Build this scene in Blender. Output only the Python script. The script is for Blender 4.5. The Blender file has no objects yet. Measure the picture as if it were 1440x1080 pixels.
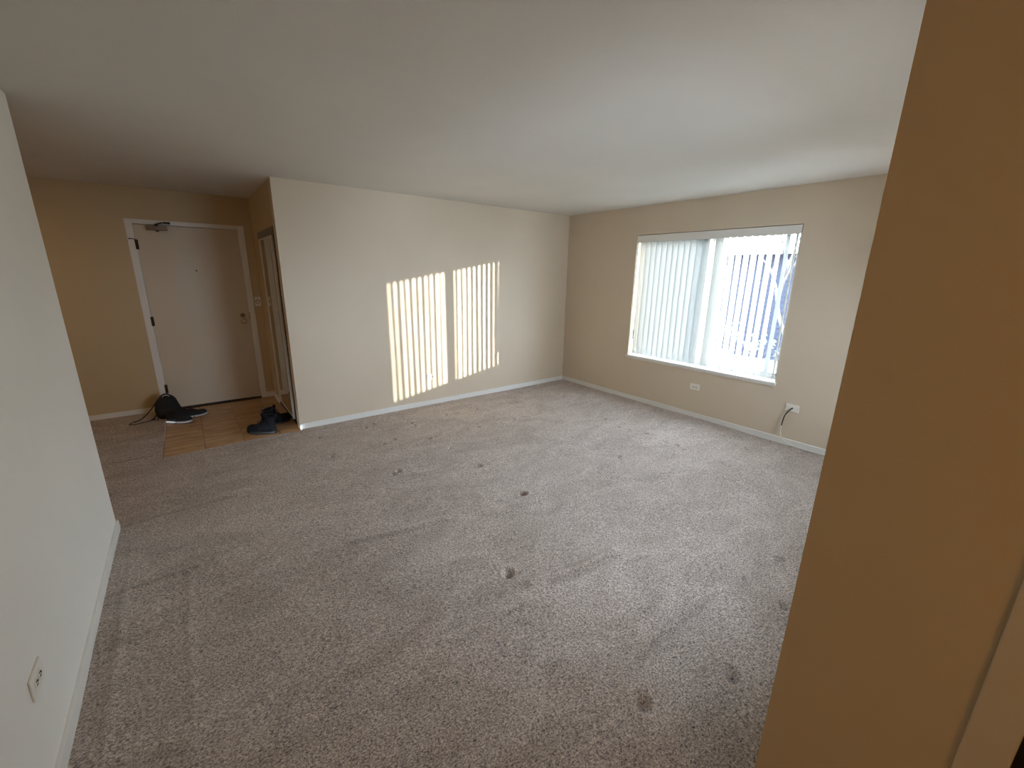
import bpy, bmesh, math, random
import numpy as np
from mathutils import Vector, Matrix
C = bpy.context.scene.collection
sc = bpy.context.scene
PI = math.pi
random.seed(7)

# ------------------------------------------------------------------ camera
YAW, PITCH, ROLL, FPX = 0.91152, 0.25932, 0.01535, 587.74
fw = Vector((math.cos(PITCH)*math.cos(YAW), math.cos(PITCH)*math.sin(YAW), -math.sin(PITCH)))
r0 = Vector((math.sin(YAW), -math.cos(YAW), 0)); u0 = r0.cross(fw)
rt = math.cos(ROLL)*r0 + math.sin(ROLL)*u0
up = -math.sin(ROLL)*r0 + math.cos(ROLL)*u0
cd = bpy.data.cameras.new('camera'); cam = bpy.data.objects.new('camera', cd); C.objects.link(cam)
cd.sensor_width = 36; cd.lens = FPX/1440*36; cd.clip_start = 0.02
M = Matrix((rt, up, -fw)).transposed().to_4x4(); M.translation = Vector((-4.5906, -4.6227, 1.6275))
cam.matrix_world = M
sc.camera = cam

# ------------------------------------------------------------------ sky, sun, lamps, exposure
SUN_TRAVEL = Vector((-1.02, 1.0, -0.19)).normalized()
w = bpy.data.worlds.new('sky'); sc.world = w; w.use_nodes = True
wn = w.node_tree.nodes; wl = w.node_tree.links
bg = wn['Background']
bg.inputs[0].default_value = (0.74, 0.87, 1.04, 1); bg.inputs[1].default_value = 6.0
sd = bpy.data.lights.new('sun', 'SUN'); so = bpy.data.objects.new('sun', sd); C.objects.link(so)
sd.energy = 5.0; sd.angle = 0.0093; sd.color = (1.0, 0.92, 0.78)
so.rotation_euler = SUN_TRAVEL.to_track_quat('-Z', 'Y').to_euler(); so.location = (6, -6, 4)
# portal: only guides sampling of the sky through the window opening
pd = bpy.data.lights.new('window_portal', 'AREA'); po = bpy.data.objects.new('window_portal', pd); C.objects.link(po)
pd.shape = 'RECTANGLE'; pd.size = 1.9; pd.size_y = 1.6
po.location = (0.33, -2.114, 1.33); po.rotation_euler = Vector((-1, 0, 0)).to_track_quat('-Z', 'Z').to_euler()
pd.cycles.is_portal = True
for k_, (px_, wd_) in enumerate(((-2.30, 1.15), (-0.825, 0.70))):
    pd = bpy.data.lights.new('rear_window_portal', 'AREA'); po = bpy.data.objects.new('rear_window_portal', pd); C.objects.link(po)
    pd.shape = 'RECTANGLE'; pd.size = wd_; pd.size_y = 1.15
    po.location = (px_, -4.56, 1.5); po.rotation_euler = Vector((0, 1, 0)).to_track_quat('-Z', 'Z').to_euler()
    pd.cycles.is_portal = True
def lamp(name, loc, power, col, size):
    ld = bpy.data.lights.new(name, 'AREA'); lo = bpy.data.objects.new(name, ld); C.objects.link(lo)
    ld.shape = 'DISK'; ld.size = size; ld.energy = power; ld.color = col; lo.location = loc
    return lo
lamp('hall_ceiling_light', (-4.75, -5.75, 2.38), 1.8, (1.0, 0.52, 0.15), 0.35)
lamp('entry_ceiling_light', (-6.5, 0.2, 2.38), 1.5, (1.0, 0.60, 0.20), 0.35)
vs = sc.view_settings
vs.view_transform = 'Standard'; vs.look = 'None'; vs.gamma = 1; vs.use_curve_mapping = False
vs.exposure = 2.1
try:
    cy = sc.cycles
    cy.max_bounces = 14; cy.diffuse_bounces = 8; cy.glossy_bounces = 4; cy.transmission_bounces = 6
    cy.transparent_max_bounces = 12; cy.use_denoising = True; cy.caustics_reflective = False; cy.caustics_refractive = False
    cy.sample_clamp_indirect = 6
except Exception: pass

# ------------------------------------------------------------------ materials
def mat(name, col, rough=0.6, metal=0.0, spec=0.5):
    m = bpy.data.materials.new(name); m.use_nodes = True
    b = m.node_tree.nodes['Principled BSDF']
    b.inputs['Base Color'].default_value = (*col, 1); b.inputs['Roughness'].default_value = rough
    b.inputs['Metallic'].default_value = metal; b.inputs['Specular IOR Level'].default_value = spec
    return m
def nodes(m): return m.node_tree.nodes, m.node_tree.links, m.node_tree.nodes['Principled BSDF']
def coords(N, L, scale=(1, 1, 1)):
    t = N.new('ShaderNodeTexCoord'); mp = N.new('ShaderNodeMapping'); mp.inputs['Scale'].default_value = scale
    L.new(t.outputs['Object'], mp.inputs['Vector']); return mp.outputs[0]
def noise(N, L, co, scale, detail=3, rough=0.5, dist=0.0):
    n = N.new('ShaderNodeTexNoise'); n.inputs['Scale'].default_value = scale; n.inputs['Detail'].default_value = detail
    n.inputs['Roughness'].default_value = rough; n.inputs['Distortion'].default_value = dist
    L.new(co, n.inputs['Vector']); return n.outputs[0]
def ramp(N, L, fac, stops):
    r = N.new('ShaderNodeValToRGB'); e = r.color_ramp.elements
    while len(e) < len(stops): e.new(0.5)
    for i, (p, c) in enumerate(stops): e[i].position = p; e[i].color = (*c, 1)
    L.new(fac, r.inputs[0]); return r.outputs[0]
def mixc(N, L, fac, a, b, mode='MIX'):
    x = N.new('ShaderNodeMix'); x.data_type = 'RGBA'; x.blend_type = mode
    if isinstance(fac, float): x.inputs[0].default_value = fac
    else: L.new(fac, x.inputs[0])
    for s, v in ((6, a), (7, b)):
        if isinstance(v, tuple): x.inputs[s].default_value = (*v, 1)
        else: L.new(v, x.inputs[s])
    return x.outputs[2]
def bump(N, L, b, h, strength, dist, prev=None):
    n = N.new('ShaderNodeBump'); n.inputs['Strength'].default_value = strength; n.inputs['Distance'].default_value = dist
    L.new(h, n.inputs['Height'])
    if prev is not None: L.new(prev, n.inputs['Normal'])
    L.new(n.outputs[0], b.inputs['Normal']); return n.outputs[0]

def paint(name, col, rough, stipple=0.15, scale=260):
    m = mat(name, col, rough, spec=0.3); N, L, b = nodes(m); co = coords(N, L)
    v = noise(N, L, co, 1.7, 3, 0.5)
    c2 = tuple(c*0.965 for c in col)
    L.new(ramp(N, L, v, [(0.35, c2), (0.65, col)]), b.inputs['Base Color'])
    bump(N, L, b, noise(N, L, co, scale, 2, 0.6), stipple, 0.002)
    return m
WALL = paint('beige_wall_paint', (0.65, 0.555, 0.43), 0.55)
WALL_SHADED = paint('beige_wall_paint_shaded', (0.57, 0.445, 0.275), 0.55)  # same beige, darkened and warmed to carry the hall shade
WALL_LIT = paint('beige_wall_paint_lit', (0.85, 0.835, 0.78), 0.55)  # same beige, lightened to carry the cool window light
CEIL = paint('ceiling_paint', (0.68, 0.66, 0.62), 0.8, 0.3, 180)
WHITE = paint('white_trim_paint', (0.80, 0.79, 0.75), 0.35, 0.04, 120)
DOORP = paint('entry_door_paint', (0.66, 0.57, 0.44), 0.4, 0.05, 90)
CASE = paint('cream_casing_paint', (0.60, 0.515, 0.375), 0.4, 0.05, 90)
PLATE = mat('almond_plastic', (0.78, 0.75, 0.68), 0.35)
SLOT = mat('dark_slot', (0.03, 0.027, 0.025), 0.6)
BRONZE = mat('dark_bronze', (0.055, 0.038, 0.028), 0.35, 0.8)
BRONZE2 = mat('worn_bronze', (0.20, 0.15, 0.11), 0.35, 0.7)
CHROME = mat('satin_nickel', (0.62, 0.58, 0.52), 0.22, 1.0)
ALU = mat('aluminium_frame', (0.62, 0.62, 0.60), 0.4, 0.6)
MIRROR = mat('mirror_glass', (0.80, 0.82, 0.76), 0.015, 1.0)
RUBBER = mat('black_rubber', (0.012, 0.012, 0.013), 0.55)
LEATHER = mat('black_leather', (0.006, 0.006, 0.007), 0.65, spec=0.12)
FABRIC = mat('black_fabric', (0.010, 0.011, 0.014), 0.8)
for m_, s_ in ((LEATHER, 120), (FABRIC, 500)):
    N, L, b = nodes(m_); bump(N, L, b, noise(N, L, coords(N, L), s_, 3), 0.3, 0.002)
SOLEW = mat('pale_sole', (0.55, 0.54, 0.52), 0.5)
CABLEW = mat('white_cable_jacket', (0.74, 0.72, 0.62), 0.4)
GROUT = mat('grout', (0.33, 0.27, 0.19), 0.9)
DARKV = mat('interior_shade', (0.025, 0.02, 0.016), 0.9)  # near-black colour stands in for shade inside closet and doorway

# carpet: pile grain by fine colour variation and bump, brushed patches by low-frequency tint
CARPET = mat('cut_pile_carpet', (0.5, 0.43, 0.37), 0.95, spec=0.1)
N, L, b = nodes(CARPET); co = coords(N, L)
b.inputs['Sheen Weight'].default_value = 0.25; b.inputs['Sheen Roughness'].default_value = 0.4
stretch = coords(N, L, (1, 1.35, 1))
tuft = noise(N, L, stretch, 105, 3, 0.7, 0.6)
v2 = noise(N, L, co, 62, 3, 0.7, 0.8)
base = ramp(N, L, tuft, [(0.33, (0.13, 0.105, 0.09)), (0.48, (0.54, 0.452, 0.385)), (0.62, (0.86, 0.755, 0.665))])
mid = ramp(N, L, v2, [(0.3, (0.78, 0.77, 0.76)), (0.7, (1.12, 1.12, 1.12))])
c1 = mixc(N, L, 1.0, base, mid, 'MULTIPLY')
brush = noise(N, L, coords(N, L, (0.9, 1.6, 1)), 2.2, 5, 0.6, 1.3)
br = ramp(N, L, brush, [(0.36, (0.84, 0.82, 0.80)), (0.5, (0.97, 0.96, 0.96)), (0.64, (1.08, 1.08, 1.09))])
c2 = mixc(N, L, 1.0, c1, br, 'MULTIPLY')
# small brown stain beside the deep dent
g = N.new('ShaderNodeNewGeometry'); vd = N.new('ShaderNodeVectorMath'); vd.operation = 'DISTANCE'
vd.inputs[1].default_value = (-2.758, -2.42, 0); L.new(g.outputs['Position'], vd.inputs[0])
st = ramp(N, L, vd.outputs['Value'], [(0.012, (1, 1, 1)), (0.045, (0, 0, 0))])
c3 = mixc(N, L, st, c2, (0.16, 0.07, 0.045))
wa = N.new('ShaderNodeAttribute'); wa.attribute_name = 'crushed_shade'
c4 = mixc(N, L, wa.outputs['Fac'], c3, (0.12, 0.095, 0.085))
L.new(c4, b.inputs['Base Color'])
p = bump(N, L, b, tuft, 1.0, 0.012)
bump(N, L, b, v2, 0.7, 0.012, p)

# tiles: warm wood-toned ceramic with streaks along x
TILE = mat('tan_streaked_tile', (0.5, 0.33, 0.18), 0.35)
N, L, b = nodes(TILE)
t = N.new('ShaderNodeNewGeometry'); mp = N.new('ShaderNodeMapping'); mp.inputs['Scale'].default_value = (1.6, 9, 1)
L.new(t.outputs['Position'], mp.inputs[0])
oi = N.new('ShaderNodeObjectInfo'); ad = N.new('ShaderNodeVectorMath'); ad.operation = 'ADD'
sc3 = N.new('ShaderNodeVectorMath'); sc3.operation = 'SCALE'; sc3.inputs['Scale'].default_value = 13.0
cb = N.new('ShaderNodeCombineXYZ'); L.new(oi.outputs['Random'], cb.inputs[0]); L.new(oi.outputs['Random'], cb.inputs[2])
L.new(cb.outputs[0], sc3.inputs[0]); L.new(mp.outputs[0], ad.inputs[0]); L.new(sc3.outputs[0], ad.inputs[1])
s1 = noise(N, L, ad.outputs[0], 2.4, 5, 0.62, 0.8)
L.new(ramp(N, L, s1, [(0.3, (0.30, 0.17, 0.075)), (0.5, (0.47, 0.29, 0.14)), (0.7, (0.62, 0.42, 0.23))]), b.inputs['Base Color'])
bump(N, L, b, s1, 0.15, 0.002)

# translucent PVC vanes
VANE = bpy.data.materials.new('translucent_vane'); VANE.use_nodes = True
N, L = VANE.node_tree.nodes, VANE.node_tree.links; N.remove(N['Principled BSDF'])
df = N.new('ShaderNodeBsdfDiffuse'); df.inputs[0].default_value = (0.66, 0.67, 0.65, 1)
tr = N.new('ShaderNodeBsdfTranslucent'); tr.inputs[0].default_value = (0.85, 0.86, 0.84, 1)
mx = N.new('ShaderNodeMixShader'); mx.inputs[0].default_value = 0.27
L.new(df.outputs[0], mx.inputs[1]); L.new(tr.outputs[0], mx.inputs[2])
L.new(mx.outputs[0], N['Material Output'].inputs[0])
# thin pane: clear with a faint surface reflection
PANE = bpy.data.materials.new('window_pane'); PANE.use_nodes = True
N, L = PANE.node_tree.nodes, PANE.node_tree.links; N.remove(N['Principled BSDF'])
ts = N.new('ShaderNodeBsdfTransparent'); ts.inputs[0].default_value = (0.95, 0.96, 0.96, 1)
gl = N.new('ShaderNodeBsdfGlossy'); gl.inputs['Roughness'].default_value = 0.02
mx = N.new('ShaderNodeMixShader'); mx.inputs[0].default_value = 0.07; L.new(ts.outputs[0], mx.inputs[1]); L.new(gl.outputs[0], mx.inputs[2])
L.new(mx.outputs[0], N['Material Output'].inputs[0])

# ------------------------------------------------------------------ helpers
def BM(): return bmesh.new()
def box(bm, lo, hi, bev=0.0):
    lo = Vector(lo); hi = Vector(hi)
    r = bmesh.ops.create_cube(bm, size=1.0)
    for v in r['verts']:
        v.co = Vector((lo[i] + (v.co[i]+0.5)*(hi[i]-lo[i]) for i in range(3)))
    if bev > 0:
        es = list({e for v in r['verts'] for e in v.link_edges})
        bmesh.ops.bevel(bm, geom=es, offset=bev, segments=2, profile=0.6, affect='EDGES')
def ringmesh(bm, rings, cap=True, closed=False):
    vr = [[bm.verts.new(p) for p in r] for r in rings]
    n = len(vr[0]); K = len(vr)
    for a in range(K if closed else K-1):
        A, B = vr[a], vr[(a+1) % K]
        for i in range(n):
            bm.faces.new((A[i], A[(i+1) % n], B[(i+1) % n], B[i]))
    if cap and not closed:
        bm.faces.new(list(reversed(vr[0]))); bm.faces.new(vr[-1])
def smoothpath(pts, sub=6):
    P = [Vector(p) for p in pts]; out = []
    for i in range(len(P)-1):
        a = P[max(i-1, 0)]; b_ = P[i]; c = P[i+1]; d = P[min(i+2, len(P)-1)]
        for k in range(sub):
            t = k/sub
            out.append(0.5*((2*b_)+(c-a)*t+(2*a-5*b_+4*c-d)*t*t+(3*b_-a-3*c+d)*t**3))
    out.append(P[-1]); return out
def tube(bm, pts, r, n=8, smooth=True, radii=None):
    P = smoothpath(pts) if smooth else [Vector(p) for p in pts]
    rings = []; prev = None
    for i, p in enumerate(P):
        d = (P[min(i+1, len(P)-1)] - P[max(i-1, 0)]).normalized()
        if prev is None:
            a = d.orthogonal().normalized()
        else:
            a = prev - d*prev.dot(d); a.normalize()
        prev = a; b_ = d.cross(a)
        rr = r if radii is None else radii[min(i, len(radii)-1)]
        rings.append([p + rr*(math.cos(2*PI*k/n)*a + math.sin(2*PI*k/n)*b_) for k in range(n)])
    ringmesh(bm, rings)
def cyl(bm, c, axis, profile, n=24):
    """lathe: profile = [(distance along axis, radius)]"""
    ax = Vector(axis).normalized(); a = ax.orthogonal().normalized(); b_ = ax.cross(a); c = Vector(c)
    ringmesh(bm, [[c + ax*h + r*(math.cos(2*PI*k/n)*a + math.sin(2*PI*k/n)*b_) for k in range(n)] for h, r in profile])
def obj(name, bm, m, parent=None, smooth=False, kind=None):
    bmesh.ops.recalc_face_normals(bm, faces=bm.faces)
    me = bpy.data.meshes.new(name); bm.to_mesh(me); bm.free()
    me.materials.append(m)
    if smooth: me.shade_smooth()
    o = bpy.data.objects.new(name, me); C.objects.link(o)
    if parent is not None: o.parent = parent
    if kind: o['kind'] = kind
    return o
def thing(name, label, cat, loc=(0, 0, 0), rotz=0, group=None):
    o = bpy.data.objects.new(name, None); C.objects.link(o); o.empty_display_size = 0.05
    o.location = loc; o.rotation_euler = (0, 0, rotz); o['label'] = label; o['category'] = cat
    if group: o['group'] = group
    return o
def struct(name, bm, m, label=None, smooth=False):
    o = obj(name, bm, m, smooth=smooth); o['kind'] = 'structure'
    if label: o['label'] = label; 
    return o
def bx(*a, **k):
    bm = BM()
    for lo, hi in a: box(bm, lo, hi, k.get('bev', 0))
    return bm

# ------------------------------------------------------------------ room shell
H = 2.44
XL = -5.142; YE = -1.238          # near left wall plane and its end corner
XC = -3.818; YD = 1.558           # closet side wall plane, entry door wall plane
XR = -3.64; YF = -4.40            # hall-side wall on the right, its corner
WX = 0.25                         # outer face of the window wall
WY0, WY1, WZ0, WZ1 = -3.019, -1.2085, 0.60, 2.105
struct('wall_back', bx(((XC, 0, 0), (0.0, 0.13, H))), WALL, 'long beige wall with the striped sun patch')
struct('wall_right', bx(((0, WY1, -0.2), (WX, 2.0, H)), ((0, -5.2, -0.2), (WX, WY0, H)),
       ((0, WY0, -0.2), (WX, WY1, WZ0)), ((0, WY0, WZ1), (WX, WY1, H))), WALL, 'beige wall holding the window')
struct('wall_left', bx(((XL-0.12, -7.6, 0), (XL, YE, H))), WALL_LIT, 'near beige wall, window light put into its colour, at the left edge of the photo')
struct('wall_hall', bx(((-7.2, YE-0.12, 0), (XL-0.12, YE, H))), WALL)
struct('wall_far', bx(((-7.32, YE-0.12, 0), (-7.2, YD+0.15, H))), WALL_SHADED)
# door wall with an opening for the frame
DX0, DX1, DZ = -4.976, -3.908, 2.122
FR = 0.062
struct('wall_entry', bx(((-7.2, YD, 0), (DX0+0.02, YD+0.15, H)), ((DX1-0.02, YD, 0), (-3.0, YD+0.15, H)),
       ((DX0+0.02, YD, DZ-0.02), (DX1-0.02, YD+0.15, H))), WALL_SHADED, 'beige wall around the entry door')
CY0, CY1, CZ = 0.15, 1.16, 2.03     # closet opening
struct('wall_closet', bx(((XC, 0.13, 0), (XC+0.10, CY0, H)), ((XC, CY1, 0), (XC+0.10, YD, H)),
       ((XC, CY0, CZ), (XC+0.10, CY1, H))), WALL_SHADED, 'short return wall holding the mirrored closet door')
struct('wall_inside', bx(((-3.05, 0.13, 0), (-2.95, YD, H))), WALL)
# two further windows in the wall behind the hall-side wall (out of view, they light the room)
PZ, PB = 2.04, 0.95
OPEN = ((-2.85, -1.75), (-1.15, -0.50))
segs = [XR+0.12] + [v for o_ in OPEN for v in o_] + [0]
struct('wall_front', bx(*[((segs[i], YF-0.12, 0), (segs[i+1], YF, H)) for i in (0, 2, 4)],
       *[((a_, YF-0.12, z0), (b_, YF, z1)) for a_, b_ in OPEN for z0, z1 in ((0, PB), (PZ, H))]), WALL)
for k_, (PX0, PX1) in enumerate(OPEN):
    pw = bpy.data.objects.new('window_%d' % (k_+2), None); C.objects.link(pw); pw.location = (0, YF, 0); pw['kind'] = 'structure'
    bm = BM()
    for a_, b_ in ((PX0, PX0+0.04), (PX1-0.04, PX1)): box(bm, (a_, -0.10, PB), (b_, -0.04, PZ), 0.003)
    box(bm, (PX0, -0.10, PB), (PX1, -0.04, PB+0.04)); box(bm, (PX0, -0.10, PZ-0.04), (PX1, -0.04, PZ))
    obj('window_frame', bm, ALU, pw)
    obj('pane', bx(((PX0+0.04, -0.072, PB+0.04), (PX1-0.04, -0.068, PZ-0.04))), PANE, pw)
DO0, DO1 = -5.55, -4.729            # doorway in the hall-side wall
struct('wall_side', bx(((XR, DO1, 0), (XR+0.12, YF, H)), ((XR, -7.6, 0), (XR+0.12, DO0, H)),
       ((XR, DO0, 2.06), (XR+0.12, DO1, H))), WALL_SHADED, 'beige wall, shade put into its colour, close to the camera at the right edge')
struct('wall_behind', bx(((XL-0.12, -7.72, 0), (XR+0.75, -7.6, H))), WALL)
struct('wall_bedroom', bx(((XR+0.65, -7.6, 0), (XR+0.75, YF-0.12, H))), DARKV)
struct('ceiling', bx(((-7.4, YF-0.12, H), (WX, 2.0, H+0.15)), ((-7.4, -7.8, H), (XR+0.75, YF-0.12, H+0.15))), CEIL, 'plain white painted ceiling')

# carpet as a real relief: dents of furniture feet, folds and seams
DENTS = [(-3.722, -0.356, 1), (-3.744, -0.896, 1), (-3.246, -0.351, 1), (-3.147, -0.289, 0.7), (-2.799, -0.507, 1.2), (-2.8, -0.588, 0.8), (-3.125, -0.827, 0.8), (-3.257, -0.887, 1), (-2.83, -1.014, 1), (-3.369, -1.512, 1.6), (-3.428, -1.548, 1), (-2.355, -0.481, 0.8), (-2.796, -1.363, 0.6), (-1.938, -0.502, 0.8), (-1.744, -0.521, 0.8), (-1.609, -0.523, 0.8), (-2.217, -0.49, 0.8), (-1.366, -0.507, 0.8), (-1.172, -0.526, 0.8), (-1.198, -1.054, 0.8), (-1.374, -1.03, 0.8), (-1.784, -1.052, 1), (-1.628, -1.041, 0.8), (-2.4, -1.028, 0.8), (-2.257, -1.039, 0.8), (-0.921, -1.661, 1), (-1.634, -1.836, 1), (-1.631, -2.424, 1.6), (-2.775, -1.842, 1.5), (-2.758, -2.42, 2), (-0.477, -1.455, 0.8), (-0.413, -1.671, 0.8), (-0.999, -1.93, 0.8), (-0.986, -2.058, 0.8), (-0.926, -2.226, 1), (-0.955, -2.465, 1), (-0.954, -2.598, 1), (-0.982, -2.683, 0.8), (-0.975, -3.044, 1.3), (-0.975, -3.123, 0.8), (-0.457, -3.039, 1), (-0.422, -2.458, 0.8), (-2.021, -3.912, 2), (-2.361, -3.868, 0.8), (-3.376, -3.047, 2.2), (-2.394, -4.08, 1.8), (-2.993, -4.105, 2.4), (-3.394, -3.945, 2.4)]
# (polyline, height, half width, step) : step > 0 raises one side of the line like a lifted edge
FOLDS = [([(-3.33, -3.19), (-3.23, -3.205), (-3.008, -3.26), (-2.749, -3.273)], 0.028, 0.030), ([(-2.763, -3.359), (-2.63, -3.401)], 0.008, 0.03),
 ([(-2.093, -1.947), (-1.649, -1.936)], 0.008, 0.02), ([(-1.05, -2.789), (-0.698, -2.792)], 0.005, 0.02),
 ([(-2.475, -3.532), (-2.025, -3.554), (-1.556, -3.609)], 0.005, 0.05),
 ([(-5.085, -1.986), (-4.744, -1.971)], 0.014, 0.014), ([(-4.787, -1.99), (-4.795, -2.533), (-4.789, -2.866), (-4.795, -3.3)], 0.006, 0.016),
 ([(-5.05, -2.003), (-5.046, -2.437), (-5.037, -3.0)], 0.009, 0.016), ([(-5.054, -1.437), (-5.047, -1.95)], 0.005, 0.012),
 ([(-5.03, -1.42), (-5.02, -1.95)], 0.004, 0.010),
 ([(-3.993, -2.245), (-3.713, -2.314), (-3.395, -2.366)], 0.015, 0.028), ([(-3.254, -3.812), (-2.965, -3.825), (-2.609, -3.822)], -0.008, 0.03),
 ([(-3.981, -2.55), (-3.769, -2.553)], -0.006, 0.03), ([(-5.344, 0.06), (-5.054, 0.045), (-4.96, 0.03)], -0.010, 0.012),
 ([(-5.13, -1.215), (-4.916, -1.199), (-4.509, -1.208)], -0.005, 0.012), ([(-4.747, -1.476), (-4.645, -1.984), (-4.634, -2.205)], 0.004, 0.02),
 ([(-3.66, -3.19), (-3.45, -3.10), (-3.376, -3.06)], -0.006, 0.02)]
TX0 = -4.945; TY0 = -0.045
def axis_lines(segs):
    out = []
    for a, b_, s in segs:
        n = max(1, int(round((b_-a)/s))); out += [a + (b_-a)*i/n for i in range(n)]
    out.append(segs[-1][1]); return np.array(out)
xs = axis_lines([(-7.3, -5.30, 0.05), (-5.30, TX0, 0.0075), (TX0, XC, 0.0075), (XC, -3.9+0.09, 0.004), (-3.81, 0.05, 0.0078)])
ys = axis_lines([(-7.7, -4.6, 0.06), (-4.6, -3.4, 0.007), (-3.4, TY0, 0.0075), (TY0, 0.2, 0.012), (0.2, YD+0.02, 0.03)])
X, Y = np.meshgrid(xs, ys)
Z = np.zeros_like(X)
rng = np.random.RandomState(3)
for i in range(26):      # gentle unevenness of a stretched carpet
    k = rng.uniform(1.5, 9); a = rng.uniform(0, 2*PI); ph = rng.uniform(0, 2*PI)
    Z += 0.0028/k**0.7*np.sin(k*(X*math.cos(a)+Y*math.sin(a))+ph)
for i in range(30):
    k = rng.uniform(18, 60); a = rng.uniform(0, 2*PI); ph = rng.uniform(0, 2*PI)
    Z += 0.00022*np.sin(k*(X*math.cos(a)+Y*math.sin(a))+ph+1.5*np.sin(3*X+2*Y+i))
CRUSH_SHADE = np.zeros_like(X)  # dark mask: crushed dents, seam lines and painted shade
for dx, dy, s in DENTS:
    r = 0.011 + 0.0065*s; a = rng.uniform(0, PI)
    U = (X-dx)*math.cos(a)+(Y-dy)*math.sin(a); V = -(X-dx)*math.sin(a)+(Y-dy)*math.cos(a)
    q = np.sqrt((U/1.25)**2+V**2)/r
    Z -= (0.007+0.009*s)*np.exp(-q**3)
    CRUSH_SHADE = np.maximum(CRUSH_SHADE, min(0.42, 0.28+0.08*s)*np.exp(-(q*1.5)**4))  # crushed pile, with the dent's deep shade painted in
    Z += 0.0028*s*np.exp(-((q-1.7)/0.5)**2)
for pl, h, hw in FOLDS:
    D = np.full_like(X, 9.0)
    for (ax, ay), (bx_, by_) in zip(pl[:-1], pl[1:]):
        ux, uy = bx_-ax, by_-ay; LL = ux*ux+uy*uy
        t = np.clip(((X-ax)*ux+(Y-ay)*uy)/LL, 0, 1)
        D = np.minimum(D, np.hypot(X-ax-t*ux, Y-ay-t*uy))
    Z += h*np.exp(-(D/hw)**2)
    if pl[0] in ((-5.085, -1.986), (-5.344, 0.06), (-5.13, -1.215)): CRUSH_SHADE = np.maximum(CRUSH_SHADE, 0.42*np.exp(-(D/0.009)**2))
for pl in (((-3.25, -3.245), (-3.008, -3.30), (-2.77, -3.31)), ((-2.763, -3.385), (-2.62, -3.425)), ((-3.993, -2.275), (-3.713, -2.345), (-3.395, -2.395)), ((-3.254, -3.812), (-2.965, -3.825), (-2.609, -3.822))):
    D = np.full_like(X, 9.0)      # shade painted along the foot of the folds
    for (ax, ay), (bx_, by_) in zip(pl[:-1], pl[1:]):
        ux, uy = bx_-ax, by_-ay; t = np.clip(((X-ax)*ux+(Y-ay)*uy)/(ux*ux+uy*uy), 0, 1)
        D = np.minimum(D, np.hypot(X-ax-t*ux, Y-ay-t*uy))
    CRUSH_SHADE = np.maximum(CRUSH_SHADE, 0.24*np.exp(-(D/0.018)**2))
wallfade = np.minimum(1, np.minimum(-Y*12+0.3, 1)); Z = np.where(Y < 0, Z*np.clip(wallfade, 0.2, 1), Z*0.5)
Z += 0.006
nx, ny = len(xs), len(ys)
idx = np.arange(nx*ny).reshape(ny, nx)
cxm = (xs[:-1]+xs[1:])/2; cym = (ys[:-1]+ys[1:])/2
CXm, CYm = np.meshgrid(cxm, cym)
keep = ~((CXm > TX0) & (CYm > TY0+0.0) & (CXm < XC+0.01)) & ~((CYm > 0.12) & (CXm > XC-0.01))
quads = np.stack([idx[:-1, :-1], idx[:-1, 1:], idx[1:, 1:], idx[1:, :-1]], -1)[keep]
me = bpy.data.meshes.new('floor')
me.vertices.add(nx*ny); me.vertices.foreach_set('co', np.stack([X, Y, Z], -1).ravel().astype(np.float32))
nq = len(quads); me.loops.add(nq*4); me.loops.foreach_set('vertex_index', quads.ravel().astype(np.int32))
me.polygons.add(nq); me.polygons.foreach_set('loop_start', np.arange(0, nq*4, 4, dtype=np.int32))
me.update(calc_edges=True); me.shade_smooth()
at = me.attributes.new('crushed_shade', 'FLOAT', 'POINT'); at.data.foreach_set('value', CRUSH_SHADE.ravel().astype(np.float32)); me.materials.append(CARPET)
fl = bpy.data.objects.new('floor', me); C.objects.link(fl)
fl['kind'] = 'structure'; fl['label'] = 'beige cut pile carpet with furniture dents and folds'

# tiled entry: bed with each tile a part
bed = struct('floor_tiled', bx(((TX0, TY0, -0.06), (XC+0.75, YD+0.1, -0.008))), GROUT, 'tan tiles in front of the entry door')
gx = [TX0, -4.636, -4.322, -4.008, -3.694, -3.38, -3.07]
gy = [TY0, 0.235, 0.55, 0.865, 1.18, 1.495, 1.60]
for i in range(6):
    for j in range(6):
        a0, a1 = gx[i]+0.0035, gx[i+1]-0.0035; b0, b1 = gy[j]+0.0035, gy[j+1]-0.0035
        if i == 3 and j == 0: pass
        if i >= 4 and j == 0: continue
        dz = random.uniform(-0.0007, 0.0007)
        obj('tile', bx(((a0, b0, -0.012), (a1, b1, -0.003+dz)), bev=0.0018), TILE, bed)
# thin metal edge strip between carpet and tile
struct('trim_1', bx(((TX0-0.006, TY0, -0.01), (TX0+0.004, YD, 0.0015))), BRONZE2)

# baseboards
BH = 0.064
def skirting(name, a, b_):
    bm = BM(); (x0, y0), (x1, y1) = a, b_
    box(bm, (min(x0, x1), min(y0, y1), -0.01), (max(x0, x1), max(y0, y1), BH), 0.004)
    return struct(name, bm, WHITE)
skirting('baseboard_back', (XC+0.004, -0.013), (-0.002, 0.001))
skirting('baseboard_right', (-0.013, YF), (0.001, -0.0))
skirting('baseboard_left', (XL-0.001, -7.6), (XL+0.013, YE+0.012))
skirting('baseboard_hall', (-7.2, YE-0.001), (XL+0.013, YE+0.013))
skirting('baseboard_entry', (-7.2, YD-0.012), (DX0+0.002, YD+0.001))
skirting('baseboard_corner', (DX1-0.004, YD-0.012), (XC+0.0, YD+0.001))
skirting('baseboard_closet', (XC-0.012, CY1+0.005), (XC+0.001, YD-0.012))
skirting('baseboard_front', (XR+0.12, YF-0.001), (-0.013, YF+0.013))

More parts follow.
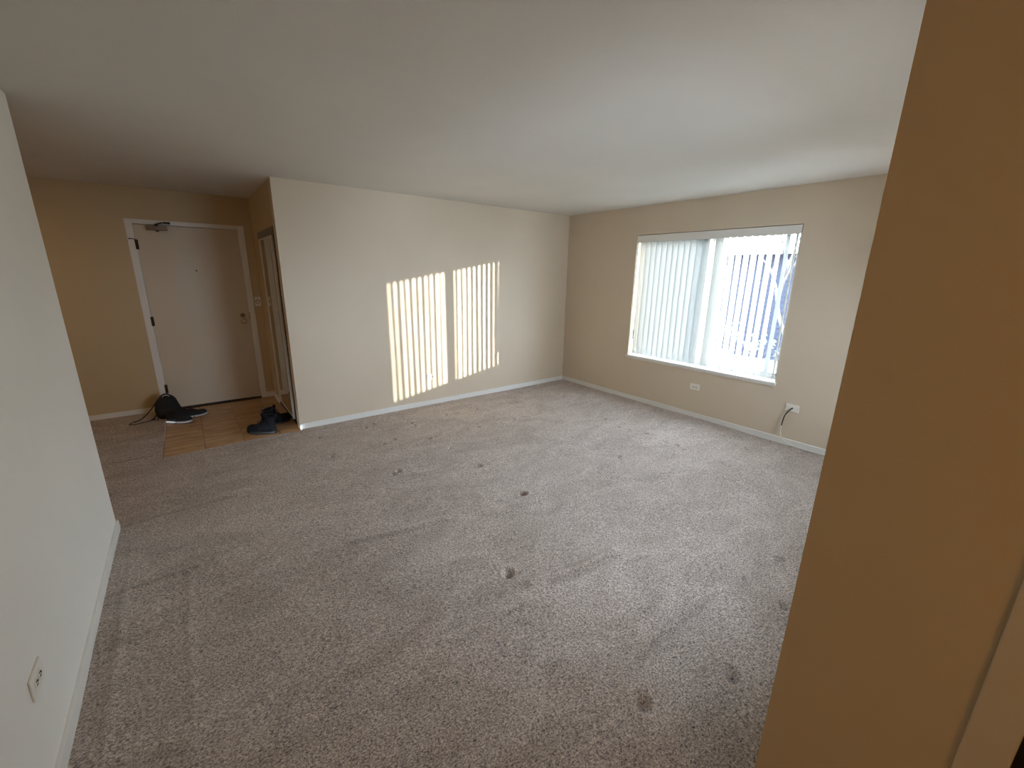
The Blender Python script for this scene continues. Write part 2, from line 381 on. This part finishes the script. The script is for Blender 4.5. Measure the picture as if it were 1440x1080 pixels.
# door casing of the doorway close to the camera (stepped profile)
bm = BM()
for y0, y1 in ((-4.728, -4.674),):
    box(bm, (XR-0.009, y0, 0), (XR+0.001, y1, 2.12), 0.003)
box(bm, (XR-0.016, DO0-0.06, 2.06), (XR+0.001, DO1+0.055, 2.12), 0.003)
box(bm, (XR-0.016, DO0-0.06, 0), (XR+0.001, DO0+0.004, 2.12), 0.003)
struct('trim_2', bm, CASE, 'cream door casing at the bottom right corner')

# ------------------------------------------------------------------ entry door
bm = BM()
box(bm, (DX0, YD-0.012, 0), (DX0+FR, YD+0.12, DZ), 0.003)
box(bm, (DX1-FR, YD-0.012, 0), (DX1, YD+0.12, DZ), 0.003)
box(bm, (DX0+FR, YD-0.012, DZ-0.046), (DX1-FR, YD+0.12, DZ), 0.003)
struct('trim_3', bm, WHITE, 'off white steel frame around the entry door')
door = thing('door_1', 'off white flush entry door with closer and deadbolt', 'door', (0, YD, 0)); door['kind'] = 'structure'
del door['category']
LX0, LX1, LZ = DX0+FR+0.003, DX1-FR-0.003, DZ-0.046-0.004
obj('door_leaf', bx(((LX0, 0.001, 0.020), (LX1, 0.044, LZ)), bev=0.002), DOORP, door)
obj('threshold', bx(((DX0+FR, -0.03, -0.006), (DX1-FR, 0.10, 0.011)), bev=0.003), BRONZE, door)
obj('door_stop', bx(((LX0-0.001, 0.05, 0), (LX0+0.02, 0.11, LZ)), ((LX1-0.02, 0.05, 0), (LX1+0.001, 0.11, LZ)), ((LX0, 0.05, LZ-0.02), (LX1, 0.11, LZ+0.004)), ((LX0, 0.09, 0), (LX1, 0.11, LZ))), SLOT, door)
for z in (1.865, 1.045, 0.26):
    bm = BM(); cyl(bm, (LX0-0.003, -0.010, z-0.052), (0, 0, 1), [(0, 0.004), (0.004, 0.008), (0.100, 0.008), (0.104, 0.004)], 12)
    box(bm, (LX0-0.018, -0.004, z-0.05), (LX0+0.016, 0.0025, z+0.05))
    if z > 1.5:   # hinge-pin stop on the top hinge
        tube(bm, [(LX0-0.003, -0.012, z+0.055), (LX0-0.045, -0.030, z+0.055)], 0.004, 8, False)
        cyl(bm, (LX0-0.045, -0.030, z+0.055), (-1, -0.4, 0), [(0, 0.007), (0.008, 0.007)], 12)
    obj('hinge', bm, BRONZE, door, True)
cl = obj('door_closer', bx(((-4.805, -0.052, 2.018), (-4.625, 0.002, 2.062)), bev=0.006), BRONZE2, door)
cl['label'] = 'dark bronze door closer'
bm = BM(); cyl(bm, (-4.715, -0.028, 2.062), (0, 0, 1), [(0, 0.013), (0.020, 0.013), (0.022, 0.010)], 16)
tube(bm, [(-4.715, -0.028, 2.08), (-4.675, -0.11, 2.088)], 0.007, 8, False)
tube(bm, [(-4.675, -0.11, 2.092), (-4.625, -0.02, 2.10)], 0.006, 8, False)
box(bm, (-4.655, -0.03, 2.088), (-4.595, -0.010, 2.110), 0.003)
cyl(bm, (-4.715, -0.028, 2.018), (0, 0, -1), [(0, 0.012), (0.014, 0.012), (0.016, 0.008)], 16)
obj('closer_arm', bm, BRONZE, cl, False)
bm = BM(); cyl(bm, (-4.045, -0.0, 1.072), (0, -1, 0), [(0, 0.026), (0.006, 0.026), (0.010, 0.020), (0.018, 0.017), (0.019, 0.0001)], 24)
box(bm, (-4.049, -0.034, 1.058), (-4.041, -0.016, 1.086), 0.002)
obj('deadbolt', bm, BRONZE2, door, False)
bm = BM(); cyl(bm, (-4.040, -0.0, 1.005), (0, -1, 0), [(0, 0.034), (0.004, 0.034), (0.009, 0.028), (0.012, 0.014), (0.030, 0.013), (0.036, 0.022), (0.046, 0.028), (0.058, 0.027), (0.064, 0.019), (0.066, 0.008), (0.062, 0.006), (0.062, 0.0001)], 28)
kn = obj('door_knob', bm, CHROME, door, True); kn['label'] = 'satin nickel door knob'
bm = BM(); cyl(bm, (-4.432, 0.001, 1.60), (0, -1, 0), [(0, 0.008), (0.004, 0.008), (0.005, 0.005), (0.002, 0.004), (0.002, 0.0001)], 16)
obj('peephole', bm, BRONZE, door, True)
obj('strike_plate', bx(((LX1-0.001, -0.003, 1.02), (LX1+0.010, 0.003, 1.11)), bev=0.001), BRONZE, door)

# ------------------------------------------------------------------ mirrored sliding closet door
cd2 = thing('door_2', 'mirrored sliding closet door with thin metal stiles', 'door', (XC, 0, 0)); cd2['kind'] = 'structure'; del cd2['category']
MY0 = 0.33
obj('mirror_panel', bx(((0.008, MY0+0.02, 0.035), (0.012, CY1-0.02, CZ-0.07))), MIRROR, cd2)
bm = BM()
box(bm, (-0.004, MY0, 0.02), (0.020, MY0+0.024, CZ-0.055), 0.002)
box(bm, (0.002, CY1-0.024, 0.02), (0.020, CY1-0.002, CZ-0.055), 0.002)
box(bm, (0.004, MY0+0.02, 0.02), (0.020, CY1-0.022, 0.040)); box(bm, (0.004, MY0+0.02, CZ-0.085), (0.020, CY1-0.022, CZ-0.06))
obj('stile', bm, mat('bright_stile', (0.78, 0.76, 0.72), 0.4, 0.3), cd2)
obj('head_track', bx(((-0.004, CY0, CZ-0.072), (0.001, CY1, CZ)), ((0.004, CY0, CZ-0.008), (0.09, CY1, CZ)), ((0.025, CY0, CZ-0.05), (0.031, CY1, CZ))), BRONZE2, cd2)
obj('floor_track', bx(((0.0, CY0, -0.006), (0.085, CY1, 0.006)), ((0.025, CY0, 0.0), (0.030, CY1, 0.014))), BRONZE, cd2)
# second leaf slid behind the first, coloured dark as closet shade
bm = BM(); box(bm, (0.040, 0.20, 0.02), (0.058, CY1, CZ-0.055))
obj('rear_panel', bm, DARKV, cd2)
# corner bead of the wall end beside the closet
struct('trim_4', bx(((XC-0.003, -0.003, BH), (XC+0.006, 0.004, H-0.002)), bev=0.0015), WALL)

# ------------------------------------------------------------------ window
win = thing('window_1', 'two light sliding window with metal frame behind the vertical blind', 'window', (0, 0, 0)); win['kind'] = 'structure'; del win['category']
FX0, FX1 = 0.15, 0.205
ym = (WY0+WY1)/2+0.0
bm = BM()
for lo, hi in (((FX0, WY0, WZ0), (FX1, WY0+0.03, WZ1)), ((FX0, WY1-0.03, WZ0), (FX1, WY1, WZ1)),
               ((FX0, WY0, WZ0), (FX1, WY1, WZ0+0.035)), ((FX0, WY0, WZ1-0.035), (FX1, WY1, WZ1))):
    box(bm, lo, hi, 0.003)
obj('window_frame', bm, ALU, win)
yq = ym-0.012
for k, (a, b_, xo) in enumerate(((WY0+0.03, yq+0.022, 0.0), (yq-0.022, WY1-0.03, 0.024))):
    bm = BM(); x0 = FX0+0.004+xo; x1 = x0+0.02; z0, z1 = WZ0+0.035, WZ1-0.035
    for lo, hi in (((x0, a, z0), (x1, a+0.035, z1)), ((x0, b_-0.035, z0), (x1, b_, z1)), ((x0, a, z0), (x1, b_, z0+0.03)), ((x0, a, z1-0.03), (x1, b_, z1))):
        box(bm, lo, hi, 0.002)
    ms = (b_-0.060, b_) if k == 0 else (a, a+0.060); box(bm, (x0-0.001, ms[0], z0), (x1+0.001, ms[1], z1), 0.002)
    s = obj('sash', bm, ALU, win)
    obj('pane', bx(((x0+0.008, a+0.033, z0+0.028), (x0+0.011, b_-0.033, z1-0.028))), PANE, s)
obj('window_sill', bx(((-0.022, WY0-0.012, WZ0-0.022), (0.15, WY1+0.012, WZ0+0.003)), bev=0.004), WHITE, win)
obj('sill_apron', bx(((-0.010, WY0-0.004, WZ0-0.040), (0.001, WY1+0.004, WZ0-0.020)), bev=0.003), WHITE, win)

# vertical blind
bl = thing('vertical_blind', 'white vertical blind with turned translucent vanes hanging inside the window recess', 'blind', (0.03, ym, WZ1))
YW = WY1-WY0
obj('valance', bx(((-0.034, -YW/2+0.006, -0.086), (-0.026, YW/2-0.006, -0.006)), ((-0.026, -YW/2+0.006, -0.012), (0.06, YW/2-0.006, -0.006)), bev=0.0015), WHITE, bl)
obj('head_rail', bx(((0.0, -YW/2+0.012, -0.052), (0.05, YW/2-0.012, -0.014)), bev=0.003), ALU, bl)
NV = 24; pitch = (YW-0.036)/NV; W = 0.075
# chord angle in degrees from the x axis, from the room corner (camera left) to the right
ANG = [-80, -79, -76, -74, -71, -69, -67, -66, -65, -64, -66, -62, -28, -70, -22, -18, -17, -16, -18, -15, -15, -9, -5, 10]
vm = None
for i in range(NV):
    yc = (WY1-0.018-pitch*(i+0.5)) - ym
    a = math.radians(ANG[i] + random.uniform(-2, 2))
    zt, zb = -0.058, -(WZ1-WZ0)+0.018
    bm = BM(); rows = []
    nz, ns = 14, 8
    ph = random.uniform(0, 6.28); tw = math.radians(random.uniform(-2.5, 2.5))
    for r in range(nz+1):
        f = r/nz; z = zt+(zb-zt)*f; row = []
        aa = a + tw*f + math.radians(1.2)*math.sin(ph+f*5)
        off = 0.0022*math.sin(ph*1.7+f*4.2)
        for s in range(ns+1):
            u = (s/ns-0.5)*W; h = 0.0065*(1-(2*s/ns-1)**2)
            row.append(bm.verts.new((0.036+u*math.cos(aa)-h*math.sin(aa), yc+off+u*math.sin(aa)+h*math.cos(aa), z)))
        rows.append(row)
    for r in range(nz):
        for s in range(ns):
            bm.faces.new((rows[r][s], rows[r][s+1], rows[r+1][s+1], rows[r+1][s]))
    v = obj('vane', bm, VANE, bl, True)
    md = v.modifiers.new('thickness', 'SOLIDIFY'); md.thickness = 0.0008
    bm = BM(); box(bm, (0.032, yc-0.004, -0.064), (0.040, yc+0.004, -0.048)); obj('carrier_clip', bm, PLATE, v)
bm = BM(); tube(bm, [(-0.012, YW/2-0.045, -0.06), (-0.014, YW/2-0.046, -0.6), (-0.013, YW/2-0.048, -1.17)], 0.0035, 8, False)
wd = obj('wand', bm, PLATE, bl, True)
bm = BM(); cyl(bm, (-0.013, YW/2-0.048, -1.165), (0, 0, -1), [(0, 0.004), (0.01, 0.0065), (0.115, 0.0075), (0.125, 0.005)], 12)
hd = obj('wand_grip', bm, mat('grey_grip', (0.10, 0.11, 0.11), 0.5), wd, True); hd['label'] = 'dark grey grip'

# ------------------------------------------------------------------ wall plates
def frame_on(o, origin, right, out):
    """local x -> right, local y -> up, local z -> out of the wall"""
    r = Vector(right); n = Vector(out); u = Vector((0, 0, 1))
    m = Matrix((r, u, n)).transposed().to_4x4(); m.translation = Vector(origin); o.matrix_world = m
def plate_mesh(w=0.118, h=0.074):
    bm = BM(); box(bm, (-w/2, -h/2, 0), (w/2, h/2, 0.006), 0.002); return bm
def outlet(label, origin, right, out):
    t = thing('wall_outlet', label, 'outlet', group='horizontal duplex outlets')
    frame_on(t, origin, right, out)
    obj('cover_plate', plate_mesh(), PLATE, t)
    for s in (-1, 1):
        cx = s*0.0195
        bm = BM(); cyl(bm, (cx, 0, 0.006), (0, 0, 1), [(0, 0.0170), (0.002, 0.0165), (0.0021, 0.0001)], 20)
        rc = obj('receptacle', bm, PLATE, t)
        bm = BM()
        box(bm, (cx-0.007, 0.0040, 0.0078), (cx+0.005, 0.0080, 0.0088)); box(bm, (cx-0.007, -0.0080, 0.0078), (cx+0.005, -0.0040, 0.0088))
        cyl(bm, (cx+0.009, 0, 0.0078), (0, 0, 1), [(0, 0.0042), (0.0010, 0.0042)], 12)
        obj('slot', bm, SLOT, rc)
    bm = BM(); cyl(bm, (0, 0, 0.006), (0, 0, 1), [(0, 0.0035), (0.0012, 0.003)], 12); obj('screw', bm, CHROME, t)
    return t
outlet('small outlet on the long wall inside the striped sun patch', (-2.292, -0.0005, 0.362), (1, 0, 0), (0, -1, 0))
outlet('almond outlet on the window wall directly under the blind', (-0.0005, -2.194, 0.372), (0, -1, 0), (-1, 0, 0))
outlet('outlet on the near left wall above the baseboard', (XL+0.0005, -2.884, 0.358), (0, 1, 0), (1, 0, 0))
# blank-style plate with the cable outlet
cp = thing('cable_wall_plate', 'almond wall plate low on the window wall with a cable coming out', 'wall plate')
frame_on(cp, (-0.0005, -3.212, 0.385), (0, -1, 0), (-1, 0, 0))
obj('cover_plate', plate_mesh(0.122, 0.076), PLATE, cp)
bm = BM(); cyl(bm, (0.004, 0.0, 0.006), (0, 0, 1), [(0, 0.007), (0.004, 0.007), (0.0041, 0.0045), (0.010, 0.0045)], 12); obj('jack', bm, CHROME, cp)
for sx in (-0.046, 0.046):
    bm = BM(); cyl(bm, (sx, 0, 0.006), (0, 0, 1), [(0, 0.0035), (0.0012, 0.003)], 12); obj('screw', bm, CHROME, cp)
bm = BM(); box(bm, (0.030, -0.006, 0.0055), (0.042, 0.006, 0.0075), 0.001); obj('port', bm, CABLEW, cp)
cb_ = thing('coax_cable', 'white cable with a black sleeve hanging from the wall plate to the carpet', 'cable', (0, -3.20, 0))
bm = BM(); tube(bm, [(-0.012, -0.016, 0.384), (-0.030, -0.012, 0.380), (-0.040, 0.010, 0.345), (-0.040, 0.030, 0.300), (-0.036, 0.040, 0.235), (-0.034, 0.043, 0.195)], 0.0055, 8)
sl = obj('sleeve', bm, RUBBER, cb_, True); sl['label'] = 'black sleeve end'
bm = BM(); tube(bm, [(-0.034, 0.043, 0.198), (-0.035, 0.042, 0.15), (-0.038, 0.032, 0.10), (-0.044, 0.005, 0.058), (-0.048, -0.045, 0.030), (-0.046, -0.10, 0.020), (-0.042, -0.18, 0.017), (-0.036, -0.28, 0.017), (-0.032, -0.42, 0.017), (-0.032, -0.75, 0.017)], 0.0046, 8)
obj('jacket', bm, CABLEW, cb_, True)
# rotary dimmer beside the entry door
dm = thing('dimmer_switch', 'rotary dimmer switch on the wall right of the entry door', 'light switch')
frame_on(dm, (-3.864, YD-0.0005, 1.235), (1, 0, 0), (0, -1, 0))
obj('cover_plate', plate_mesh(0.070, 0.114), PLATE, dm)
bm = BM(); cyl(bm, (0, 0, 0.006), (0, 0, 1), [(0, 0.0185), (0.014, 0.0165), (0.016, 0.014), (0.0161, 0.0001)], 24); obj('dial', bm, PLATE, dm)
bm = BM(); cyl(bm, (0, 0, 0.006), (0, 0, 1), [(0, 0.0245), (0.0012, 0.0240), (0.0013, 0.0001)], 24); obj('dial_ring', bm, BRONZE2, dm)
for sy in (-0.042, 0.042):
    bm = BM(); cyl(bm, (0, sy, 0.006), (0, 0, 1), [(0, 0.0035), (0.0012, 0.003)], 12); obj('screw', bm, CHROME, dm)

# ------------------------------------------------------------------ footwear and bag
def shoe_outline(u, L_, W_):
    """half widths (left, right) of a sole at u in 0..1 from heel to toe"""
    hw = W_/2*(0.70 + 0.30*math.sin(PI*min(1, max(0, (u-0.15)/0.9)))**1.0)
    if u < 0.12: hw *= math.sqrt(max(0.02, 1-((0.12-u)/0.125)**2))
    if u > 0.78: hw *= math.sqrt(max(0.015, 1-((u-0.78)/0.222)**2))
    return hw
def sole_mesh(L_, W_, z0, z1, grow=0.0, lift=0.008):
    bm = BM(); n = 22; rings = []
    for z, g in ((z0, -0.003), (z0+0.003, 0), (z1-0.002, 0.001), (z1, -0.002)):
        ring = []
        for i in range(n+1):
            u = i/n; hw = shoe_outline(u, L_, W_)+g+grow
            ring.append(Vector((u*L_-L_*0.35, max(hw, 0.002), z+(lift*max(0, (u-0.72)/0.28)**2))))
        for i in range(n, -1, -1):
            u = i/n; hw = shoe_outline(u, L_, W_)+g+grow
            ring.append(Vector((u*L_-L_*0.35, -max(hw, 0.002)+0.004*math.sin(PI*u), z+(lift*max(0, (u-0.72)/0.28)**2))))
        rings.append(ring)
    ringmesh(bm, rings); return bm
def upper_mesh(L_, W_, z0, toe_h, top_h, shaft=0.0, open_len=0.42):
    """lofted along the length: cross-section arches; ankle part rises towards the heel"""
    bm = BM(); rings = []; n = 26; m = 18
    for i in range(n+1):
        u = i/n; hw = max(shoe_outline(u, L_, W_)*0.96, 0.004)
        rise = 1/(1+math.exp((u-0.50)*16))
        h = toe_h*(1-0.35*max(0, (u-0.8)/0.2)**2) + (top_h-toe_h)*rise
        if u > 0.9: h *= math.sqrt(max(0.10, 1-((u-0.9)/0.105)**2))
        if u < 0.07: h *= 0.93
        narrow = 1-0.32*rise
        ring = []
        lift = 0.008*max(0, (u-0.72)/0.28)**2
        for k in range(m):
            t = PI*k/(m-1); c, s = math.cos(t), math.sin(t)
            e = 0.62 if rise > 0.5 else 0.8
            zz = z0 + lift + h*(abs(s)**e)
            wf = hw*(1-(1-narrow)*abs(s)**1.5)
            ring.append(Vector((u*L_-L_*0.35, wf*math.copysign(abs(c)**0.8, c), zz)))
        rings.append(ring)
    ringmesh(bm, rings); return bm
def collar_mesh(x0, x1, hw, z, r, tilt=0.0):
    bm = BM(); pts = []
    for k in range(25):
        t = 2*PI*k/24; c = (x0+x1)/2; pts.append((c+(x1-x0)/2*math.cos(t), hw*math.sin(t), z+tilt*math.cos(t)))
    tube(bm, pts, r, 8, False); return bm
def laces(L_, xa, xb, za, zb, hw, mat_, parent, loose=True):
    bm = BM(); k = 5
    for i in range(k):
        f = i/(k-1); x = xa+(xb-xa)*f; z = za+(zb-za)*f
        s = 1 if i % 2 else -1
        tube(bm, [(x, -hw, z-0.006), (x+0.004*s, 0, z+0.003), (x+0.009, hw, z-0.006)], 0.0024, 6)
    if loose:
        tube(bm, [(xa, 0, za+0.003), (xa+0.01, 0.03, za+0.012), (xa+0.03, 0.045, za-0.02), (xa+0.035, 0.052, 0.02), (xa+0.06, 0.075, 0.004)], 0.0024, 6)
        tube(bm, [(xa, 0, za+0.003), (xa-0.005, -0.03, za+0.012), (xa+0.02, -0.048, za-0.02), (xa+0.03, -0.060, 0.02), (xa+0.02, -0.085, 0.004)], 0.0024, 6)
    return obj('laces', bm, mat_, parent, True)
ZT = -0.003
def boot(loc, rot, label, side):
    t = thing('boot', label, 'shoe', (*loc, ZT), rot, 'black ankle boots left on the tiles')
    L_, W_ = 0.285, 0.104
    s = obj('sole', sole_mesh(L_, W_, 0.0, 0.026), RUBBER, t)
    obj('heel', bx(((-L_*0.35+0.008, -0.034, 0.0), (-L_*0.35+0.085, 0.034, 0.012)), bev=0.003), RUBBER, s)
    u = obj('upper', upper_mesh(L_, W_, 0.022, 0.066, 0.135), LEATHER, t, True)
    obj('toe_cap', upper_mesh(L_*0.30, W_*0.98, 0.022, 0.052, 0.060), LEATHER, t, True).location = (0.128, 0, 0.0)
    # shaft with padded collar, tongue
    bm = BM(); rings = []
    for z, rx, ry, cx in ((0.10, 0.058, 0.036, -0.040), (0.135, 0.054, 0.036, -0.045), (0.165, 0.056, 0.039, -0.048), (0.185, 0.055, 0.040, -0.050), (0.183, 0.049, 0.034, -0.050), (0.13, 0.046, 0.030, -0.046)):
        rings.append([Vector((cx+rx*math.cos(2*PI*k/20), ry*math.sin(2*PI*k/20), z+0.008*math.cos(2*PI*k/20))) for k in range(20)])
    ringmesh(bm, rings, cap=False); sh = obj('shaft', bm, LEATHER, t, True)
    obj('collar', collar_mesh(-0.105, 0.005, 0.039, 0.184, 0.006, 0.008), FABRIC, sh, True)
    bm = BM(); rings = [[Vector((x, y*wd_, z+0.003*sg)) for y, sg in ((-1, 0), (-0.5, 1), (0, 1.4), (0.5, 1), (1, 0), (0.5, -1), (0, -1), (-0.5, -1))] for x, z, wd_ in ((0.055, 0.088, 0.020), (0.025, 0.125, 0.024), (0.012, 0.165, 0.027), (0.018, 0.205, 0.028), (0.024, 0.212, 0.020))]
    ringmesh(bm, rings); obj('tongue', bm, LEATHER, t, True)
    laces(L_, 0.012, 0.085, 0.168, 0.080, 0.026, FABRIC, t)
    bm = BM(); tube(bm, [(-0.106, -0.012, 0.160), (-0.122, -0.008, 0.200), (-0.122, 0.008, 0.200), (-0.106, 0.012, 0.160)], 0.003, 6)
    obj('pull_loop', bm, FABRIC, t, True)
    return t
def sneaker(loc, rot, label):
    t = thing('sneaker', label, 'shoe', (*loc, ZT), rot, 'dark sneakers beside the entry door')
    L_, W_ = 0.275, 0.100
    s = obj('sole', sole_mesh(L_, W_, 0.0, 0.026, 0.002), SOLEW, t); s['label'] = 'pale rubber sole'
    obj('outsole', sole_mesh(L_, W_, -0.001, 0.007, 0.003), RUBBER, s)
    obj('upper', upper_mesh(L_, W_, 0.022, 0.050, 0.070), FABRIC, t, True)
    obj('collar', collar_mesh(-0.092, 0.012, 0.033, 0.090, 0.008, -0.004), FABRIC, t, True)
    bm = BM(); rings = [[Vector((x, y*wd_, z+0.003*sg)) for y, sg in ((-1, 0), (-0.5, 1), (0, 1.4), (0.5, 1), (1, 0), (0.5, -1), (0, -1), (-0.5, -1))] for x, z, wd_ in ((0.075, 0.074, 0.018), (0.035, 0.090, 0.022), (0.010, 0.108, 0.025), (0.000, 0.122, 0.022))]
    ringmesh(bm, rings); obj('tongue', bm, FABRIC, t, True)
    laces(L_, 0.018, 0.080, 0.104, 0.074, 0.024, FABRIC, t)
    return t
boot((-4.118, 0.112), math.radians(143), 'black ankle boot on the tiles nearer the carpet, toe pointing left', 1)
boot((-4.005, 0.350), math.radians(24), 'black ankle boot on the tiles with its toe pointing to the closet mirror', -1)
sneaker((-4.855, 1.020), math.radians(-38), 'dark sneaker with pale sole in front of the black bag')
sneaker((-4.745, 1.140), math.radians(2), 'dark sneaker with pale sole right of the black bag against the door')

bag = thing('drawstring_bag', 'small black rounded bag with a long strap leaning by the entry door hinge', 'bag', (-4.915, 1.265, ZT+0.001))
bm = BM(); rings = []
prof = [(0.0, 0.085, 0.070), (0.012, 0.105, 0.085), (0.05, 0.118, 0.092), (0.10, 0.116, 0.088), (0.15, 0.104, 0.078), (0.195, 0.085, 0.062), (0.225, 0.062, 0.044), (0.245, 0.036, 0.024), (0.252, 0.012, 0.008)]
for z, rx, ry in prof:
    rings.append([Vector((rx*math.cos(a)*(1+0.05*math.sin(3*a+z*30)), ry*math.sin(a)*(1+0.06*math.sin(2*a+z*22)) + 0.18*z, z + 0.006*math.sin(4*a)*min(1, z*20))) for a in [2*PI*k/28 for k in range(28)]])
ringmesh(bm, rings); body = obj('bag_body', bm, FABRIC, bag, True)
bm = BM(); rings = []
for z, rx, ry in ((0.025, 0.060, 0.012), (0.04, 0.078, 0.022), (0.09, 0.078, 0.024), (0.12, 0.066, 0.018), (0.135, 0.045, 0.008)):
    rings.append([Vector((rx*math.cos(a), -0.078+0.02*(z/0.135)-ry+ry*math.sin(a), z)) for a in [2*PI*k/20 for k in range(20)]])
ringmesh(bm, rings); obj('front_pocket', bm, FABRIC, bag, True)
bm = BM(); tube(bm, [(-0.030, -0.006, 0.240), (-0.014, -0.016, 0.256), (0.012, -0.016, 0.258), (0.032, -0.004, 0.242)], 0.004, 8)
zp = obj('trim_piping', bm, SOLEW, bag, True); zp['label'] = 'pale grey piping at the top'
bm = BM(); tube(bm, [(0.04, 0.0, 0.235), (0.02, 0.01, 0.268), (-0.03, 0.0, 0.262), (-0.085, -0.02, 0.200), (-0.150, -0.02, 0.110), (-0.235, -0.02, 0.030), (-0.300, -0.035, 0.010), (-0.335, -0.085, 0.008), (-0.300, -0.125, 0.008), (-0.230, -0.110, 0.008), (-0.160, -0.070, 0.012), (-0.115, -0.02, 0.040), (-0.095, 0.0, 0.090)], 0.0055, 8)
obj('strap', bm, RUBBER, bag, True)
bm = BM(); box(bm, (-0.150, -0.075, 0.006), (-0.118, -0.045, 0.022), 0.004); box(bm, (-0.108, -0.100, 0.003), (-0.088, -0.082, 0.016), 0.003)
obj('buckle', bm, RUBBER, bag)

# ------------------------------------------------------------------ outdoors: view through the blind and unseen light blockers
GZ = -0.75
lawn = paint('frosty_grass', (0.13, 0.15, 0.14), 0.95, 0.8, 30)
struct('ground', bx(((WX, -30, GZ-0.1), (40, 40, GZ))), lawn, 'pale ground outside the window')
EXT = paint('outer_stucco', (0.42, 0.38, 0.33), 0.9, 0.5, 40)
struct('wall_sun_block', bx(((WX, -9.5, GZ), (1.6, -5.2, 3.2))), EXT, 'unseen block added outside to keep sun off the rear windows')  # unseen, added to keep direct sun out of the rear windows
SIDE = paint('blue_grey_siding', (0.036, 0.041, 0.062), 0.8, 0.1, 20)
ROOFM = paint('pale_roof', (0.5, 0.5, 0.52), 0.9, 0.3, 40)
hs = thing('neighbor_house', 'blue grey sided house seen through the right half of the blind', 'building', (9.0, 3.0, GZ))
obj('wall', bx(((0.0, -4.2, 0), (5.0, 7.0, 3.05))), SIDE, hs)
for k in range(20):
    obj('siding_board', bx(((-0.03, -4.25, 0.03+k*0.15), (0.0, 7.0, 0.165+k*0.15)), bev=0.0), SIDE, hs)
bm = BM(); rr = [[Vector((-0.35, y, 3.02)), Vector((2.6, y, 3.55)), Vector((5.3, y, 3.02)), Vector((5.3, y, 3.12)), Vector((2.6, y, 3.68)), Vector((-0.35, y, 3.14))] for y in (-4.5, 7.3)]
ringmesh(bm, rr); obj('roof', bm, ROOFM, hs)
obj('gutter', bx(((-0.47, -4.5, 3.0), (-0.35, 7.3, 3.12)), bev=0.02), WHITE, hs)
h2 = thing('low_sky_block', 'unseen long dark house shape added to block low sky light', 'building', (15.0, -6.5, GZ))  # unseen, added to cut off light from the low sky
obj('wall', bx(((0, -4.0, 0), (6.0, 3.9, 2.6))), SIDE, h2)
bm = BM(); rr = [[Vector((-0.4, y, 2.55)), Vector((3.0, y, 3.3)), Vector((6.4, y, 2.55)), Vector((3.0, y, 3.45))] for y in (-4.3, 4.0)]
ringmesh(bm, rr); obj('roof', bm, SIDE, h2)
BARK = paint('grey_bark', (0.14, 0.13, 0.13), 0.9, 0.6, 60)
LEAF = bpy.data.materials.new('pale_leaf'); LEAF.use_nodes = True
LEAF.node_tree.nodes['Principled BSDF'].inputs['Base Color'].default_value = (0.20, 0.30, 0.26, 1)
def branchy(name, label, loc, height, seed, spread=0.5, leaves=350, depth=5, r0=0.05):
    R = random.Random(seed)
    t = thing(name, label, 'tree' if 'tree' in name else 'shrub', loc)
    tb = BM(); lb = BM(); tips = []
    def grow(p, d, ln, r, dep):
        q = p + d*ln; m_ = p + d*ln*0.5 + Vector((R.uniform(-1, 1), R.uniform(-1, 1), 0))*ln*0.06
        tube(tb, [p, m_, q], r, 5, False, [r, r*0.85, r*0.7])
        if dep == 0: tips.append((q, d)); return
        for k in range(3 if dep > 1 else 2):
            nd = (d + Vector((R.uniform(-1, 1), R.uniform(-1, 1), R.uniform(-0.35, 0.6)))*spread*1.3).normalized()
            grow(p+d*ln*R.uniform(0.55, 1.0), nd, ln*R.uniform(0.62, 0.85), r*0.6, dep-1)
    grow(Vector((0, 0, 0)), Vector((0, 0, 1)), height*0.30, r0, depth)
    for i in range(leaves):
        q, d = tips[R.randrange(len(tips))]
        c = q + Vector((R.gauss(0, .06), R.gauss(0, .06), R.gauss(0, .06)))
        a = Vector((R.uniform(-1, 1), R.uniform(-1, 1), R.uniform(-1, 1))).normalized(); b_ = a.orthogonal().normalized()
        s = R.uniform(0.02, 0.04)
        vs_ = [lb.verts.new(c+a*s*1.4), lb.verts.new(c+b_*s*0.6), lb.verts.new(c-a*s*1.4), lb.verts.new(c-b_*s*0.6)]; lb.faces.new(vs_)
    obj('branches', tb, BARK, t, True)
    obj('leaves', lb, LEAF, t, kind='stuff')
branchy('bare_tree', 'nearly bare pale tree seen through the right end of the blind', (5.6, -1.15, GZ), 5.2, 4, 0.55, 260, 5, 0.07)
branchy('leafy_tree', 'tall tree rising behind the roof of the blue grey house', (17.5, 4.6, GZ), 8.5, 9, 0.5, 500, 5, 0.07)
branchy('bare_shrub', 'twiggy pale shrub low outside the right end of the window', (4.4, -0.75, GZ), 2.0, 12, 0.8, 160, 5, 0.02)
bpy.context.view_layer.update()
